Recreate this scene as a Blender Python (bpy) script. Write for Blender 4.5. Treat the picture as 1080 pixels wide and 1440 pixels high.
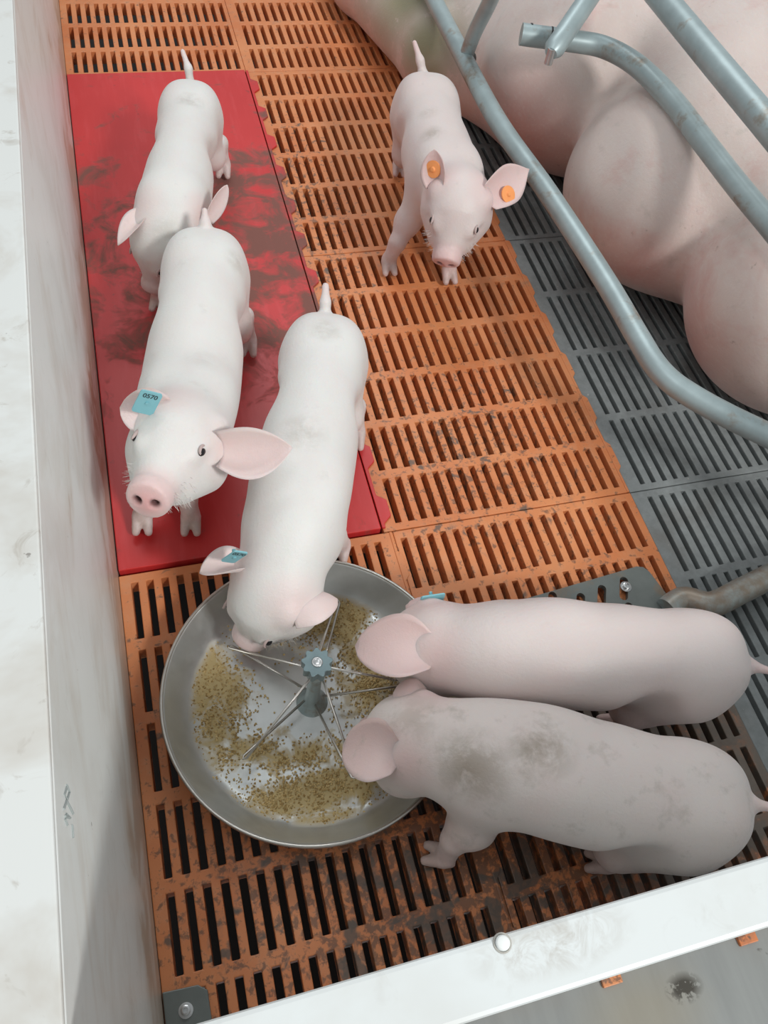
import bpy, bmesh, math, random
import numpy as np
from mathutils import Vector, Matrix
random.seed(7); np.random.seed(7)
for o in list(bpy.data.objects): bpy.data.objects.remove(o)
S = bpy.context.scene
COL = S.collection
# ---------------- camera ----------------
cd = bpy.data.cameras.new('camera'); cam = bpy.data.objects.new('camera', cd); COL.objects.link(cam)
cd.sensor_fit = 'VERTICAL'; cd.sensor_height = 36.0; cd.lens = 28.748; cd.clip_start = .02; cd.clip_end = 60
cam.matrix_world = Matrix(((0.96045482, 0.15136135, -0.23370126, -0.3000), (-0.25200379, 0.8294903, -0.49843754, -0.5664),
                           (0.11840874, 0.53762034, 0.83483156, 1.0113), (0, 0, 0, 1)))
S.camera = cam
# ---------------- light ----------------
w = bpy.data.worlds.new('world'); S.world = w; w.use_nodes = True
w.node_tree.nodes['Background'].inputs[0].default_value = (.93, .97, 1, 1)
w.node_tree.nodes['Background'].inputs[1].default_value = .46
def area(name, loc, target, size, power, color=(1, 1, 1), size_y=None):
    l = bpy.data.lights.new(name, 'AREA'); l.energy = power; l.size = size; l.color = color
    if size_y: l.shape = 'RECTANGLE'; l.size_y = size_y
    o = bpy.data.objects.new(name, l); COL.objects.link(o); o.location = loc
    o.rotation_euler = (Vector(target) - Vector(loc)).to_track_quat('-Z', 'Y').to_euler()
    return o
area('window_daylight', (1.55, -2.9, 3.3), (0, .1, 0), .7, 124, (1, .985, .96), .6)
area('ceiling_lamp', (.3, 2.3, 2.9), (.2, .9, 0), 1.6, 26, (.96, .99, 1), .5)
area('ceiling_lamp_near', (-.9, .2, 3.0), (-.1, .1, 0), 1.4, 9, (.96, .99, 1), .4)
vs = S.view_settings; S.display_settings.display_device = 'sRGB'
vs.view_transform = 'Standard'; vs.look = 'None'; vs.gamma = 1; vs.use_curve_mapping = False; vs.exposure = 0.0

# ---------------- helpers ----------------
def mesh_obj(name, verts, faces, mat, parent=None, smooth=False):
    me = bpy.data.meshes.new(name); me.from_pydata([tuple(v) for v in verts], [], faces); me.update()
    o = bpy.data.objects.new(name, me); COL.objects.link(o)
    if mat: me.materials.append(mat)
    if smooth: me.polygons.foreach_set('use_smooth', [True] * len(me.polygons))
    if parent: attach(o, parent)
    return o
def attach(o, p):
    o.parent = p; o.matrix_parent_inverse = Matrix.Identity(4)
    q = p; off = Vector((0, 0, 0))
    while q: off += q.location; q = q.parent
    o.data.transform(Matrix.Translation(-off)); return o
def recenter(o, loc):
    loc = Vector(loc); o.data.transform(Matrix.Translation(-loc)); o.location = loc; return o
def tag(o, label, cat, group=None):
    o['label'] = label; o['category'] = cat
    if group: o['group'] = group
    return o
def struct(o): o['kind'] = 'structure'; return o
def empty(name, loc, label, cat, group=None):
    o = bpy.data.objects.new(name, None); COL.objects.link(o); o.location = loc; o.empty_display_size = .05
    return tag(o, label, cat, group)
class MB:
    def __init__(s): s.v = []; s.f = []
    def add(s, v, f):
        n = len(s.v); s.v += [tuple(a) for a in v]; s.f += [tuple(i + n for i in q) for q in f]
    def box(s, x0, x1, y0, y1, z0, z1):
        s.add([(x0,y0,z0),(x1,y0,z0),(x1,y1,z0),(x0,y1,z0),(x0,y0,z1),(x1,y0,z1),(x1,y1,z1),(x0,y1,z1)],
              [(3,2,1,0),(4,5,6,7),(0,1,5,4),(1,2,6,5),(2,3,7,6),(3,0,4,7)])
    def prism(s, pts, z0, z1):
        n = len(pts)
        s.add([(p[0],p[1],z0) for p in pts] + [(p[0],p[1],z1) for p in pts],
              [tuple(range(n))[::-1], tuple(range(n, 2*n))] + [(i,(i+1)%n,n+(i+1)%n,n+i) for i in range(n)])
    def tube(s, pts, r, seg=14, cap=True):
        pts = [Vector(p) for p in pts]; n = len(pts); rr = r if isinstance(r, (list, tuple)) else [r]*n
        up = Vector((0,0,1)); t0 = (pts[1]-pts[0]).normalized()
        if abs(t0.dot(up)) > .95: up = Vector((1,0,0))
        nrm = (up - t0*up.dot(t0)).normalized(); vv = []
        for i, p in enumerate(pts):
            t = (pts[min(i+1,n-1)] - pts[max(i-1,0)]).normalized()
            nrm = (nrm - t*nrm.dot(t)).normalized(); b = t.cross(nrm)
            for k in range(seg):
                a = 2*math.pi*k/seg; vv.append(p + (nrm*math.cos(a) + b*math.sin(a))*rr[i])
        ff = [(i*seg+k, i*seg+(k+1)%seg, (i+1)*seg+(k+1)%seg, (i+1)*seg+k) for i in range(n-1) for k in range(seg)]
        if cap: ff += [tuple(range(seg))[::-1], tuple(range((n-1)*seg, n*seg))]
        s.add(vv, ff)
    def lathe(s, prof, c, seg=96, closed=False):
        n = len(prof); vv = []
        for (r, z) in prof:
            for k in range(seg):
                a = 2*math.pi*k/seg; vv.append((c[0]+r*math.cos(a), c[1]+r*math.sin(a), c[2]+z))
        m = n if closed else n-1
        ff = [(i*seg+k, i*seg+(k+1)%seg, ((i+1)%n)*seg+(k+1)%seg, ((i+1)%n)*seg+k) for i in range(m) for k in range(seg)]
        if not closed:
            ff.append(tuple(range(seg))[::-1]); ff.append(tuple(range((n-1)*seg, n*seg)))
        s.add(vv, ff)
    def obj(s, name, mat, parent=None, smooth=False, bevel=None, autos=False):
        o = mesh_obj(name, s.v, s.f, mat, parent, smooth)
        bm = bmesh.new(); bm.from_mesh(o.data); bmesh.ops.recalc_face_normals(bm, faces=bm.faces); bm.to_mesh(o.data); bm.free()
        if bevel:
            b = o.modifiers.new('bevel', 'BEVEL'); b.width = bevel; b.segments = 2; b.limit_method = 'ANGLE'
        if autos: o.data.set_sharp_from_angle(angle=math.radians(40))
        return o
def spline(pts, n=12):
    P = [Vector(p) for p in pts]; out = []
    for i in range(len(P)-1):
        p0 = P[max(i-1,0)]; p1 = P[i]; p2 = P[i+1]; p3 = P[min(i+2,len(P)-1)]
        for k in range(n):
            t = k/n; out.append(.5*((2*p1)+(p2-p0)*t+(2*p0-5*p1+4*p2-p3)*t*t+(3*p1-p0-3*p2+p3)*t**3))
    out.append(P[-1]); return out

# ---------------- materials ----------------
def new_mat(name):
    m = bpy.data.materials.new(name); m.use_nodes = True; nt = m.node_tree
    return m, nt, nt.nodes['Principled BSDF']
def N(nt, t, **kw):
    n = nt.nodes.new(t)
    for k, v in kw.items():
        if k.startswith('i_'): n.inputs[k[2:].replace('_', ' ')].default_value = v
        else: setattr(n, k, v)
    return n
def coords(nt, scale=(1,1,1), world=False):
    tc = N(nt, 'ShaderNodeNewGeometry') if world else N(nt, 'ShaderNodeTexCoord')
    mp = N(nt, 'ShaderNodeMapping'); mp.inputs['Scale'].default_value = scale
    nt.links.new(tc.outputs['Position' if world else 'Object'], mp.inputs['Vector']); return mp.outputs['Vector']
def noise(nt, vec, scale, detail=4, rough=.6, dist=0):
    n = N(nt, 'ShaderNodeTexNoise'); n.inputs['Scale'].default_value = scale; n.inputs['Detail'].default_value = detail
    n.inputs['Roughness'].default_value = rough; n.inputs['Distortion'].default_value = dist
    nt.links.new(vec, n.inputs['Vector']); return n.outputs['Fac']
def ramp(nt, fac, a, b, ca=0.0, cb=1.0):
    r = N(nt, 'ShaderNodeMapRange'); r.inputs['From Min'].default_value = a; r.inputs['From Max'].default_value = b
    r.inputs['To Min'].default_value = ca; r.inputs['To Max'].default_value = cb; r.clamp = True
    nt.links.new(fac, r.inputs['Value']); return r.outputs['Result']
def mix(nt, fac, a, b):
    m = N(nt, 'ShaderNodeMix', data_type='RGBA')
    for k, v in ((0, fac), (6, a), (7, b)):
        if isinstance(v, (int, float)): m.inputs[k].default_value = v
        elif isinstance(v, tuple): m.inputs[k].default_value = (*v, 1)
        else: nt.links.new(v, m.inputs[k])
    return m.outputs[2]
def math_(nt, op, a, b=0.0):
    m = N(nt, 'ShaderNodeMath', operation=op)
    for k, v in ((0, a), (1, b)):
        if isinstance(v, (int, float)): m.inputs[k].default_value = v
        else: nt.links.new(v, m.inputs[k])
    return m.outputs[0]
def bump(nt, bs, h, strength, dist=.001):
    b = N(nt, 'ShaderNodeBump'); b.inputs['Strength'].default_value = strength; b.inputs['Distance'].default_value = dist
    nt.links.new(h, b.inputs['Height']); nt.links.new(b.outputs[0], bs.inputs['Normal'])
def blob(nt, c, r, soft=.5):
    """1 inside a soft ellipse around world point c (radii r), 0 outside"""
    g = N(nt, 'ShaderNodeNewGeometry'); mp = N(nt, 'ShaderNodeMapping')
    mp.inputs['Location'].default_value = tuple(-c[i]/r[i] for i in range(3)); mp.inputs['Scale'].default_value = tuple(1/r[i] for i in range(3))
    nt.links.new(g.outputs['Position'], mp.inputs['Vector'])
    v = N(nt, 'ShaderNodeVectorMath', operation='LENGTH'); nt.links.new(mp.outputs[0], v.inputs[0])
    return ramp(nt, v.outputs['Value'], 1+soft, 1-soft)
def simple(name, col, rough=.5, metal=0, var=0.0, vs=30, b=0.0):
    m, nt, bs = new_mat(name); bs.inputs['Roughness'].default_value = rough; bs.inputs['Metallic'].default_value = metal
    v = coords(nt, world=True); f = noise(nt, v, vs)
    nt.links.new(mix(nt, f, tuple(c*(1-var) for c in col), tuple(min(1, c*(1+var)) for c in col)), bs.inputs['Base Color'])
    if b: bump(nt, bs, f, b)
    return m

def orange_mat():
    m, nt, bs = new_mat('orange_plastic'); v = coords(nt, world=True)
    big = noise(nt, v, 6, 3); base = mix(nt, ramp(nt, big, .35, .65), (.60, .19, .065), (.69, .265, .105))
    worn = noise(nt, v, 45, 5, .7)
    base = mix(nt, ramp(nt, worn, .5, .75, 0, .55), base, (.62, .33, .19))
    fine = noise(nt, v, 90, 4, .65, .3)
    near = blob(nt, (.12, -.42, 0), (.36, .2, 1), .5); mid = blob(nt, (.13, .13, 0), (.17, .17, 1), .8)
    left = blob(nt, (-.2, -.45, 0), (.35, .3, 1), .6); upper = blob(nt, (.02, .7, 0), (.07, .3, 1), .6)
    right = blob(nt, (.30, -.36, 0), (.16, .22, 1), .5)
    s = math_(nt, 'ADD', math_(nt, 'MULTIPLY', near, .135), math_(nt, 'MULTIPLY', mid, .10))
    s = math_(nt, 'ADD', s, math_(nt, 'MULTIPLY', left, .06)); s = math_(nt, 'ADD', s, math_(nt, 'MULTIPLY', upper, .10))
    s = math_(nt, 'ADD', s, math_(nt, 'MULTIPLY', right, .13))
    d = ramp(nt, math_(nt, 'ADD', fine, s), .60, .70)
    spot = noise(nt, v, 28, 3, .6, .5); d2 = ramp(nt, math_(nt, 'ADD', spot, math_(nt, 'MULTIPLY', s, 1.1)), .70, .76)
    base = mix(nt, math_(nt, 'MULTIPLY', d, .72), base, (.11, .065, .045)); base = mix(nt, math_(nt, 'MULTIPLY', d2, .85), base, (.10, .085, .07))
    film = noise(nt, v, 20, 5, .7, .4); cr = blob(nt, (.28, -.40, 0), (.19, .19, 1), .4)
    base = mix(nt, ramp(nt, math_(nt, 'ADD', film, math_(nt, 'MULTIPLY', cr, .30)), .60, .82, 0, .85), base, (.16, .135, .11))
    nt.links.new(base, bs.inputs['Base Color']); bs.inputs['Roughness'].default_value = .45
    bump(nt, bs, worn, .35); return m
def grey_mat():
    m, nt, bs = new_mat('grey_grate'); v = coords(nt, world=True)
    f = noise(nt, v, 60, 5, .7); g = noise(nt, v, 7, 3)
    base = mix(nt, f, (.13, .14, .14), (.30, .33, .33))
    base = mix(nt, ramp(nt, g, .55, .75, 0, .5), base, (.12, .10, .08))
    sp = noise(nt, v, 130, 2); base = mix(nt, ramp(nt, sp, .72, .78, 0, .5), base, (.5, .48, .44))
    nt.links.new(base, bs.inputs['Base Color']); bs.inputs['Roughness'].default_value = .55; bump(nt, bs, f, .5); return m
def red_mat():
    m, nt, bs = new_mat('red_mat_plastic'); v = coords(nt, world=True)
    g = noise(nt, v, 5, 3); base = mix(nt, g, (.50, .022, .024), (.66, .045, .045))
    sc = noise(nt, coords(nt, (60, 8, 10), True), 1.2, 4); base = mix(nt, ramp(nt, sc, .5, .8, 0, .25), base, (.75, .12, .13))
    a = blob(nt, (-.12, .60, 0), (.13, .34, 1), .35); b_ = blob(nt, (-.30, .62, 0), (.13, .32, 1), .5); e = blob(nt, (-.02, .72, 0), (.035, .42, 1), .5)
    n1 = noise(nt, v, 15, 6, .68, .6)
    s = math_(nt, 'ADD', math_(nt, 'MULTIPLY', a, .19), math_(nt, 'MULTIPLY', b_, .15)); s = math_(nt, 'ADD', s, math_(nt, 'MULTIPLY', e, .1))
    d = ramp(nt, math_(nt, 'ADD', n1, s), .60, .76)
    base = mix(nt, math_(nt, 'MULTIPLY', d, .88), base, (.17, .095, .075))
    n2 = noise(nt, v, 70, 4, .6); base = mix(nt, ramp(nt, n2, .68, .76, 0, .5), base, (.16, .05, .04))
    nt.links.new(base, bs.inputs['Base Color']); nt.links.new(ramp(nt, d, 0, 1, .42, .8), bs.inputs['Roughness']); bump(nt, bs, n1, .2); return m
def skin_mat(name, white, pink, dirty=.0, dirtcol=(.25, .19, .13), rough=.5):
    m, nt, bs = new_mat(name); v = coords(nt)
    att = N(nt, 'ShaderNodeAttribute', attribute_name='tint'); sp = N(nt, 'ShaderNodeSeparateColor'); nt.links.new(att.outputs['Color'], sp.inputs[0])
    f = noise(nt, v, 14, 3); base = mix(nt, ramp(nt, f, .4, .72, 0, .24), white, tuple(.5*white[i]+.5*pink[i] for i in range(3)))
    base = mix(nt, sp.outputs[0], base, pink)
    gr = noise(nt, v, 38, 5, .65)
    if name == 'sow_skin':
        st = noise(nt, coords(nt, (260, 40, 200)), 1.0, 4, .75); base = mix(nt, ramp(nt, st, .52, .72, 0, .35), base, (.74, .68, .64))
        bl = noise(nt, v, 7, 5, .7, .5); base = mix(nt, ramp(nt, bl, .52, .75, 0, .6), base, pink)
        sp2 = noise(nt, v, 55, 3); base = mix(nt, ramp(nt, sp2, .70, .78, 0, .6), base, (.33, .24, .20))
    base = mix(nt, ramp(nt, gr, .62-dirty*.12, .8-dirty*.1, 0, .22+.5*dirty), base, (.36, .32, .27))
    gm = noise(nt, v, 34, 5, .7, .3); dm = math_(nt, 'MULTIPLY', sp.outputs[1], ramp(nt, math_(nt, 'ADD', gm, math_(nt, 'MULTIPLY', sp.outputs[1], .30 if name == 'sow_skin' else .22)), .44, .62, .12, 1)); base = mix(nt, dm, base, dirtcol)
    dn = noise(nt, v, 60, 3); base = mix(nt, sp.outputs[2], base, (.10, .035, .035))
    nt.links.new(base, bs.inputs['Base Color']); bs.inputs['Roughness'].default_value = rough
    bs.inputs['Subsurface Weight'].default_value = .18; bs.inputs['Subsurface Radius'].default_value = (.012, .005, .003); bs.inputs['Subsurface Scale'].default_value = .6
    bs.inputs['Sheen Weight'].default_value = .25; bs.inputs['Sheen Roughness'].default_value = .5
    hf = noise(nt, coords(nt, (150, 150, 150)), 1.6, 4, .7); bump(nt, bs, hf, .45, .0012)
    return m
def galv_mat(name, rust=.25, col=(.36, .44, .45)):
    m, nt, bs = new_mat(name); v = coords(nt, world=True)
    f = noise(nt, v, 25, 5, .6); base = mix(nt, f, tuple(c*.72 for c in col), tuple(c*1.3 for c in col))
    r = noise(nt, v, 14, 5, .7); base = mix(nt, ramp(nt, r, .64-rust*.28, .74-rust*.14, 0, .85), base, (.26, .19, .13))
    nt.links.new(base, bs.inputs['Base Color']); bs.inputs['Roughness'].default_value = .42; bs.inputs['Metallic'].default_value = .35; bump(nt, bs, f, .15); return m
def white_mat(name, stain, col=(.80, .83, .81), extra=None):
    m, nt, bs = new_mat(name); v = coords(nt, world=True)
    f = noise(nt, v, 9, 5, .6, .4); base = mix(nt, ramp(nt, f, .46, .72, 0, stain), col, (.50, .46, .40))
    sm = noise(nt, v, 32, 4, .7, 1.0); base = mix(nt, ramp(nt, sm, .60, .72, 0, stain*.6), base, (.42, .39, .34))
    s = noise(nt, v, 75, 3); base = mix(nt, ramp(nt, s, .735, .76, 0, .75), base, (.2, .18, .16))
    if extra: base = extra(nt, v, base)
    nt.links.new(base, bs.inputs['Base Color']); bs.inputs['Roughness'].default_value = .38; return m
def wall_extra(nt, v, base):
    g = N(nt, 'ShaderNodeNewGeometry'); sx = N(nt, 'ShaderNodeSeparateXYZ'); nt.links.new(g.outputs['Position'], sx.inputs[0])
    n1 = noise(nt, coords(nt, (6, 2.2, 5), True), 2.6, 5, .6, .8)
    low = ramp(nt, sx.outputs[2], .17, .02); up = ramp(nt, sx.outputs[2], .46, .44)
    d = ramp(nt, math_(nt, 'ADD', n1, math_(nt, 'MULTIPLY', low, .30)), .66, .76)
    base = mix(nt, math_(nt, 'MULTIPLY', d, .75), base, (.40, .27, .17))
    d2 = ramp(nt, math_(nt, 'ADD', n1, math_(nt, 'MULTIPLY', low, .36)), .50, .72)
    base = mix(nt, math_(nt, 'MULTIPLY', d2, .5), base, (.58, .52, .44))
    b1 = blob(nt, (-.4, .2, .085), (1, .12, .05), .25); n2 = noise(nt, v, 26, 4, .6)
    base = mix(nt, math_(nt, 'MULTIPLY', b1, ramp(nt, n2, .38, .55, 0, .8)), base, (.40, .25, .14)); return base
M = dict(orange=orange_mat(), grey=grey_mat(), red=red_mat(),
         galv=galv_mat('galvanised_steel'), galv_rust=galv_mat('rusted_galvanised_steel', 1.0), iron=galv_mat('cast_iron', .35, (.17, .19, .18)),
         wall=white_mat('white_wall_paint', .3, extra=wall_extra), cap=white_mat('white_wall_cap', 1.0, (.68, .70, .68)), board=white_mat('white_pvc_board', .25, (.72, .76, .755), extra=lambda nt, v, base: mix(nt, math_(nt, 'MULTIPLY', blob(nt, (-.135, -.562, .5), (.035, .012, 1), .6), ramp(nt, noise(nt, v, 60, 4, .7, .8), .42, .62, 0, .7)), base, (.45, .42, .37))),
         pit=simple('dark_pit', (.018, .014, .012), .9, 0, .5, 20), tagblue=simple('blue_tag_plastic', (.22, .50, .56), .35, 0, .08, 60),
         tagorange=simple('orange_tag_plastic', (.95, .36, .12), .4, 0, .1, 60), ink=simple('dark_ink', (.03, .06, .07), .6), scribble=simple('grey_pencil_mark', (.36, .40, .39), .8),
         wire=simple('steel_wire', (.55, .53, .49), .28, .9, .15, 90), knob=simple('teal_grey_knob', (.17, .235, .25), .4, .3, .25, 70, .2),
         bolt=simple('zinc_bolt', (.55, .56, .56), .3, .85, .15, 60), screw=simple('white_screw_cap', (.85, .88, .86), .4), ring=simple('grey_screw_ring', (.45, .44, .40), .6),
         eye=simple('pig_eye', (.012, .010, .012), .08), black=simple('black_rubber', (.02, .02, .02), .6))
M['lid'] = simple('eyelid_skin', (.50, .39, .37), .6)
M['hair'] = simple('white_bristles', (.85, .82, .78), .6)
M['pig_white'] = skin_mat('pale_pig_skin', (.735, .73, .705), (.72, .37, .36))
M['pig_pink'] = skin_mat('pinkish_pig_skin', (.70, .62, .595), (.72, .38, .37))
M['pig_dirty'] = skin_mat('soiled_pig_skin', (.70, .63, .595), (.72, .38, .37), .55)
M['sow'] = skin_mat('sow_skin', (.68, .575, .53), (.58, .27, .24), .25, (.27, .25, .15))

# ---------------- setting ----------------
mb = MB(); mb.box(-1.2, 2.2, -.60, 3.2, -.40, -.36); struct(mb.obj('floor_pit', M['pit']))
def aisle_mat():
    m, nt, bs = new_mat('aisle_concrete')
    v = coords(nt, world=True); f = noise(nt, coords(nt, (40, 4, 10), True), 1.3, 5, .6); g = noise(nt, v, 11, 3)
    base = mix(nt, f, (.20, .21, .205), (.31, .325, .315)); base = mix(nt, ramp(nt, g, .5, .8, 0, .5), base, (.24, .225, .2))
    s = noise(nt, v, 34, 3, .6); base = mix(nt, ramp(nt, s, .70, .74, 0, .85), base, (.05, .04, .03))
    b = blob(nt, (.10, -.65, 0), (.06, .04, 1), .6); base = mix(nt, math_(nt, 'MULTIPLY', b, .45), base, (.3, .25, .16))
    b2 = blob(nt, (.158, -.637, 0), (.018, .012, 1), .4); sp = noise(nt, v, 110, 3); base = mix(nt, math_(nt, 'MULTIPLY', b2, ramp(nt, sp, .42, .5)), base, (.04, .035, .025))
    nt.links.new(base, bs.inputs['Base Color']); bs.inputs['Roughness'].default_value = .5; return m
mb = MB(); mb.box(-1.2, 2.2, -2.2, -.604, -.06, -.004); struct(mb.obj('floor_aisle', aisle_mat()))
mb = MB(); mb.box(-.47, -.40, -.60, 2.6, -.03, .492); o = struct(mb.obj('wall_left', M['wall'], bevel=.002))
mb = MB(); mb.box(-.56, -.4005, -.62, 2.6, .4905, .4965); struct(mb.obj('trim_1', M['cap'], o, bevel=.0015)); 
# scratched pencil marks on the inner face of the left wall
mk = MB()
for pts in [[(-0.3997, -0.4007, 0.4548), (-0.3997, -0.4068, 0.4631), (-0.3997, -0.4079, 0.4547), (-0.3997, -0.4012, 0.446), (-0.3997, -0.3987, 0.4543)], [(-0.3997, -0.4173, 0.4681), (-0.3997, -0.4094, 0.4573), (-0.3997, -0.4131, 0.4381)], [(-0.3997, -0.4209, 0.4649), (-0.3997, -0.4182, 0.4488), (-0.3997, -0.4184, 0.4599), (-0.3997, -0.4232, 0.4655), (-0.3997, -0.4249, 0.4596)], [(-0.3997, -0.4214, 0.443), (-0.3997, -0.4294, 0.4432)]]: mk.tube([(-.3997, p[1], p[2]) for p in pts], .0009, 6)
s_ = mk.obj('pencil_marks', M['scribble'], o)
# front board
mb = MB(); mb.box(-.40, 1.3, -.5865, -.5505, .002, .50); fb = tag(recenter(mb.obj('front_board', M['board'], bevel=.003), (.4, -.5685, 0)),
    'long white plastic board with a screw in its top edge, nearest the viewer', 'board')
q = (-0.1640, -0.5549, 0.5000); mb = MB(); mb.lathe([(.0001,.0), (.0042,.0), (.0042,.0022), (.003,.003), (.0001,.003)], (q[0], q[1], .4995), 20); mb.obj('screw', M['screw'], fb, True)
mb = MB(); mb.lathe([(.0043,0), (.0056,0), (.0054,.0010), (.0045,.0010)], (q[0], q[1], .4996), 24, True); mb.obj('screw_ring', M['ring'], fb, True)

# ---------------- slatted floor panels ----------------
def grid_slab(mb, xs, ys, hole, z0, z1):
    """solid slab on the grid xs x ys with through slots where hole(i, j)"""
    nx, ny = len(xs), len(ys); ids = {}
    def vid(i, j, k):
        if (i, j, k) not in ids: ids[(i, j, k)] = len(V); V.append((xs[i], ys[j], (z0, z1)[k]))
        return ids[(i, j, k)]
    V = []; F = []
    sol = lambda i, j: 0 <= i < nx-1 and 0 <= j < ny-1 and not hole(i, j)
    for i in range(nx-1):
        for j in range(ny-1):
            if not sol(i, j): continue
            F.append((vid(i,j,1), vid(i+1,j,1), vid(i+1,j+1,1), vid(i,j+1,1)))
            F.append((vid(i,j,0), vid(i,j+1,0), vid(i+1,j+1,0), vid(i+1,j,0)))
            if not sol(i-1, j): F.append((vid(i,j,0), vid(i,j,1), vid(i,j+1,1), vid(i,j+1,0)))
            if not sol(i+1, j): F.append((vid(i+1,j,0), vid(i+1,j+1,0), vid(i+1,j+1,1), vid(i+1,j,1)))
            if not sol(i, j-1): F.append((vid(i,j,0), vid(i+1,j,0), vid(i+1,j,1), vid(i,j,1)))
            if not sol(i, j+1): F.append((vid(i,j+1,0), vid(i,j+1,1), vid(i+1,j+1,1), vid(i+1,j+1,0)))
    mb.add(V, F)
def warp(y):     # the panels sit a few millimetres off an even spacing
    k = [(-.6,-.6),(-.5,-.4955),(-.4,-.3975),(-.3,-.300),(-.2,-.2015),(-.1,-.1022),(0,.003),(.1,.104),(.2,.2015),(.4,.398),(.6,.6)]
    for a, b in zip(k, k[1:]):
        if a[0] <= y <= b[0]: return a[1] + (b[1]-a[1])*(y-a[0])/(b[0]-a[0])
    return y
def grate(name, x0, x1, slots, sw, y0, y1, rows, cross, endm, mat, label, group, teeth=None, z1=0.0, depth=.028):
    mb = MB(); xs = [x0]; hx = set()
    for s in slots:
        a, b = s-sw/2, s+sw/2
        if a <= xs[-1]+.001: continue
        hx.add(len(xs)); xs += [a, b]
    xs.append(x1); ys = [y0]; hy = set(); r = (y1-y0)/rows
    for j in range(rows):
        a = y0+j*r+(endm if j == 0 else cross/2); b = y0+(j+1)*r-(endm if j == rows-1 else cross/2)
        hy.add(len(ys)); ys += [a, b]
    ys.append(y1); ys = [warp(y) for y in ys]
    ys[0] += .0008; ys[-1] -= .0008
    grid_slab(mb, xs, ys, lambda i, j: i in hx and j in hy, z1-depth, z1)
    if teeth:
        xb, dx, per, ph, wd = teeth; pts = [(xb-.004, ys[0])]; y = math.floor(ys[0]/per)*per+ph-per; out = []
        while y < ys[-1]+per:
            for yy, xx in ((y-wd*.5, xb), (y-wd*.5+.008, xb+dx), (y+wd*.5-.008, xb+dx), (y+wd*.5, xb)):
                if ys[0] < yy < ys[-1]: out.append((xx, yy))
            y += per
        pts += [(xb, ys[0])] + out + [(xb, ys[-1]), (xb-.004, ys[-1])]
        mb.prism(pts, z1-.006, z1+.0012)
    o = mb.obj(name, mat, None, bevel=.0012)
    recenter(o, ((x0+x1)/2, (ys[0]+ys[-1])/2, z1-depth)); tag(o, label, 'floor panel', group); return o
c1 = [-.40+.02*i for i in range(19)]; c2 = [.02*i for i in range(19)]
G1 = 'orange slatted floor panels'
grate('slatted_floor_panel', -.3995, -.0135, c1, .0092, -.6, 0, 6, .016, .013, M['orange'], 'orange slatted floor panel under the steel feeder pan, along the white wall', G1, (-.0150, .007, .1, .045, .05))
near_panel = grate('slatted_floor_panel', -.0130, .377, c2, .0092, -.6, 0, 6, .016, .013, M['orange'], 'soiled orange slatted floor panel under the two piglets lying lengthwise beside the pan', G1)
grate('slatted_floor_panel', -.3995, -.0265, c1, .0092, 1.2, 1.8, 6, .016, .013, M['orange'], 'orange slatted floor panel beyond the far end of the red mat, along the white wall', G1)
for j, lab in enumerate(('orange slatted floor panel to the right of the near half of the red mat', 'orange slatted floor panel beside the far half of the red mat, under the piglet with orange ear tags',
                         'orange slatted floor panel in front of the dirty rump at the top edge of the photo')):
    grate('slatted_floor_panel', -.0260, .377, c2, .0092, .6*j, .6*j+.6, 6, .016, .013, M['orange'], lab, G1, (.3765, .0065, .1, .075, .06))
G2 = 'grey slatted floor panels'; c3 = [.406+.02*i for i in range(29)]
for j, lab in enumerate(('grey slatted floor panel at the right edge, nearest the white front board', 'grey slatted floor panel under the bend of the low rail', 'grey slatted floor panel under the belly of the sow',
                         'grey slatted floor panel under the rump of the sow')):
    grate('slatted_floor_panel', .3775, .985, c3, .0080, -.6+.6*j, .6*j, 4, .014, .012, M['grey'], lab, G2, z1=-.001)
# red mat
mb = MB(); mb.box(-.3985, -.0295, .008, 1.2, -.0275, .005); mat_o = recenter(mb.obj('creep_mat', M['red'], bevel=.0015), (-.2, .6, 0))
tag(mat_o, 'long red plastic mat with brown dirt, lying along the white wall', 'mat')
pts = [(-.0275, .009), (-.022, .009)]; y = .043
while y < 1.19:
    for yy, xx in ((y-.027, -.022), (y-.015, -.009), (y+.013, -.009), (y+.023, -.022)):
        pts.append((xx, yy))
    y += .1
pts += [(-.022, 1.199), (-.0275, 1.199)]; mb = MB(); mb.prism(pts, .0002, .0042); mb.obj('toothed_edge', M['red'], mat_o, bevel=.0008)
# orange lugs of the panels sticking out under the front board
for x, y in ((.078, -.607), (.254, -.609)):
    mb = MB(); mb.box(x-.012, x+.012, y-.007, -.5995, -.006, .0005); mb.obj('lug', M['orange'], near_panel, bevel=.001)

# ---------------- floor plates with bolts ----------------
def bolt(mb, x, y, z, r=.0055):
    mb.lathe([(.0001,0), (r*1.5,0), (r*1.5,.0012), (r,.0014), (r,.006), (r*.8,.0066), (r*.5,.0066), (r*.45,.004), (.0001,.004)], (x, y, z), 24)
mb = MB()
outline = [(.130,-.225), (.130,-.146), (.325,-.128), (.334,-.131), (.340,-.140), (.357,-.208), (.357,-.225)]
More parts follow.
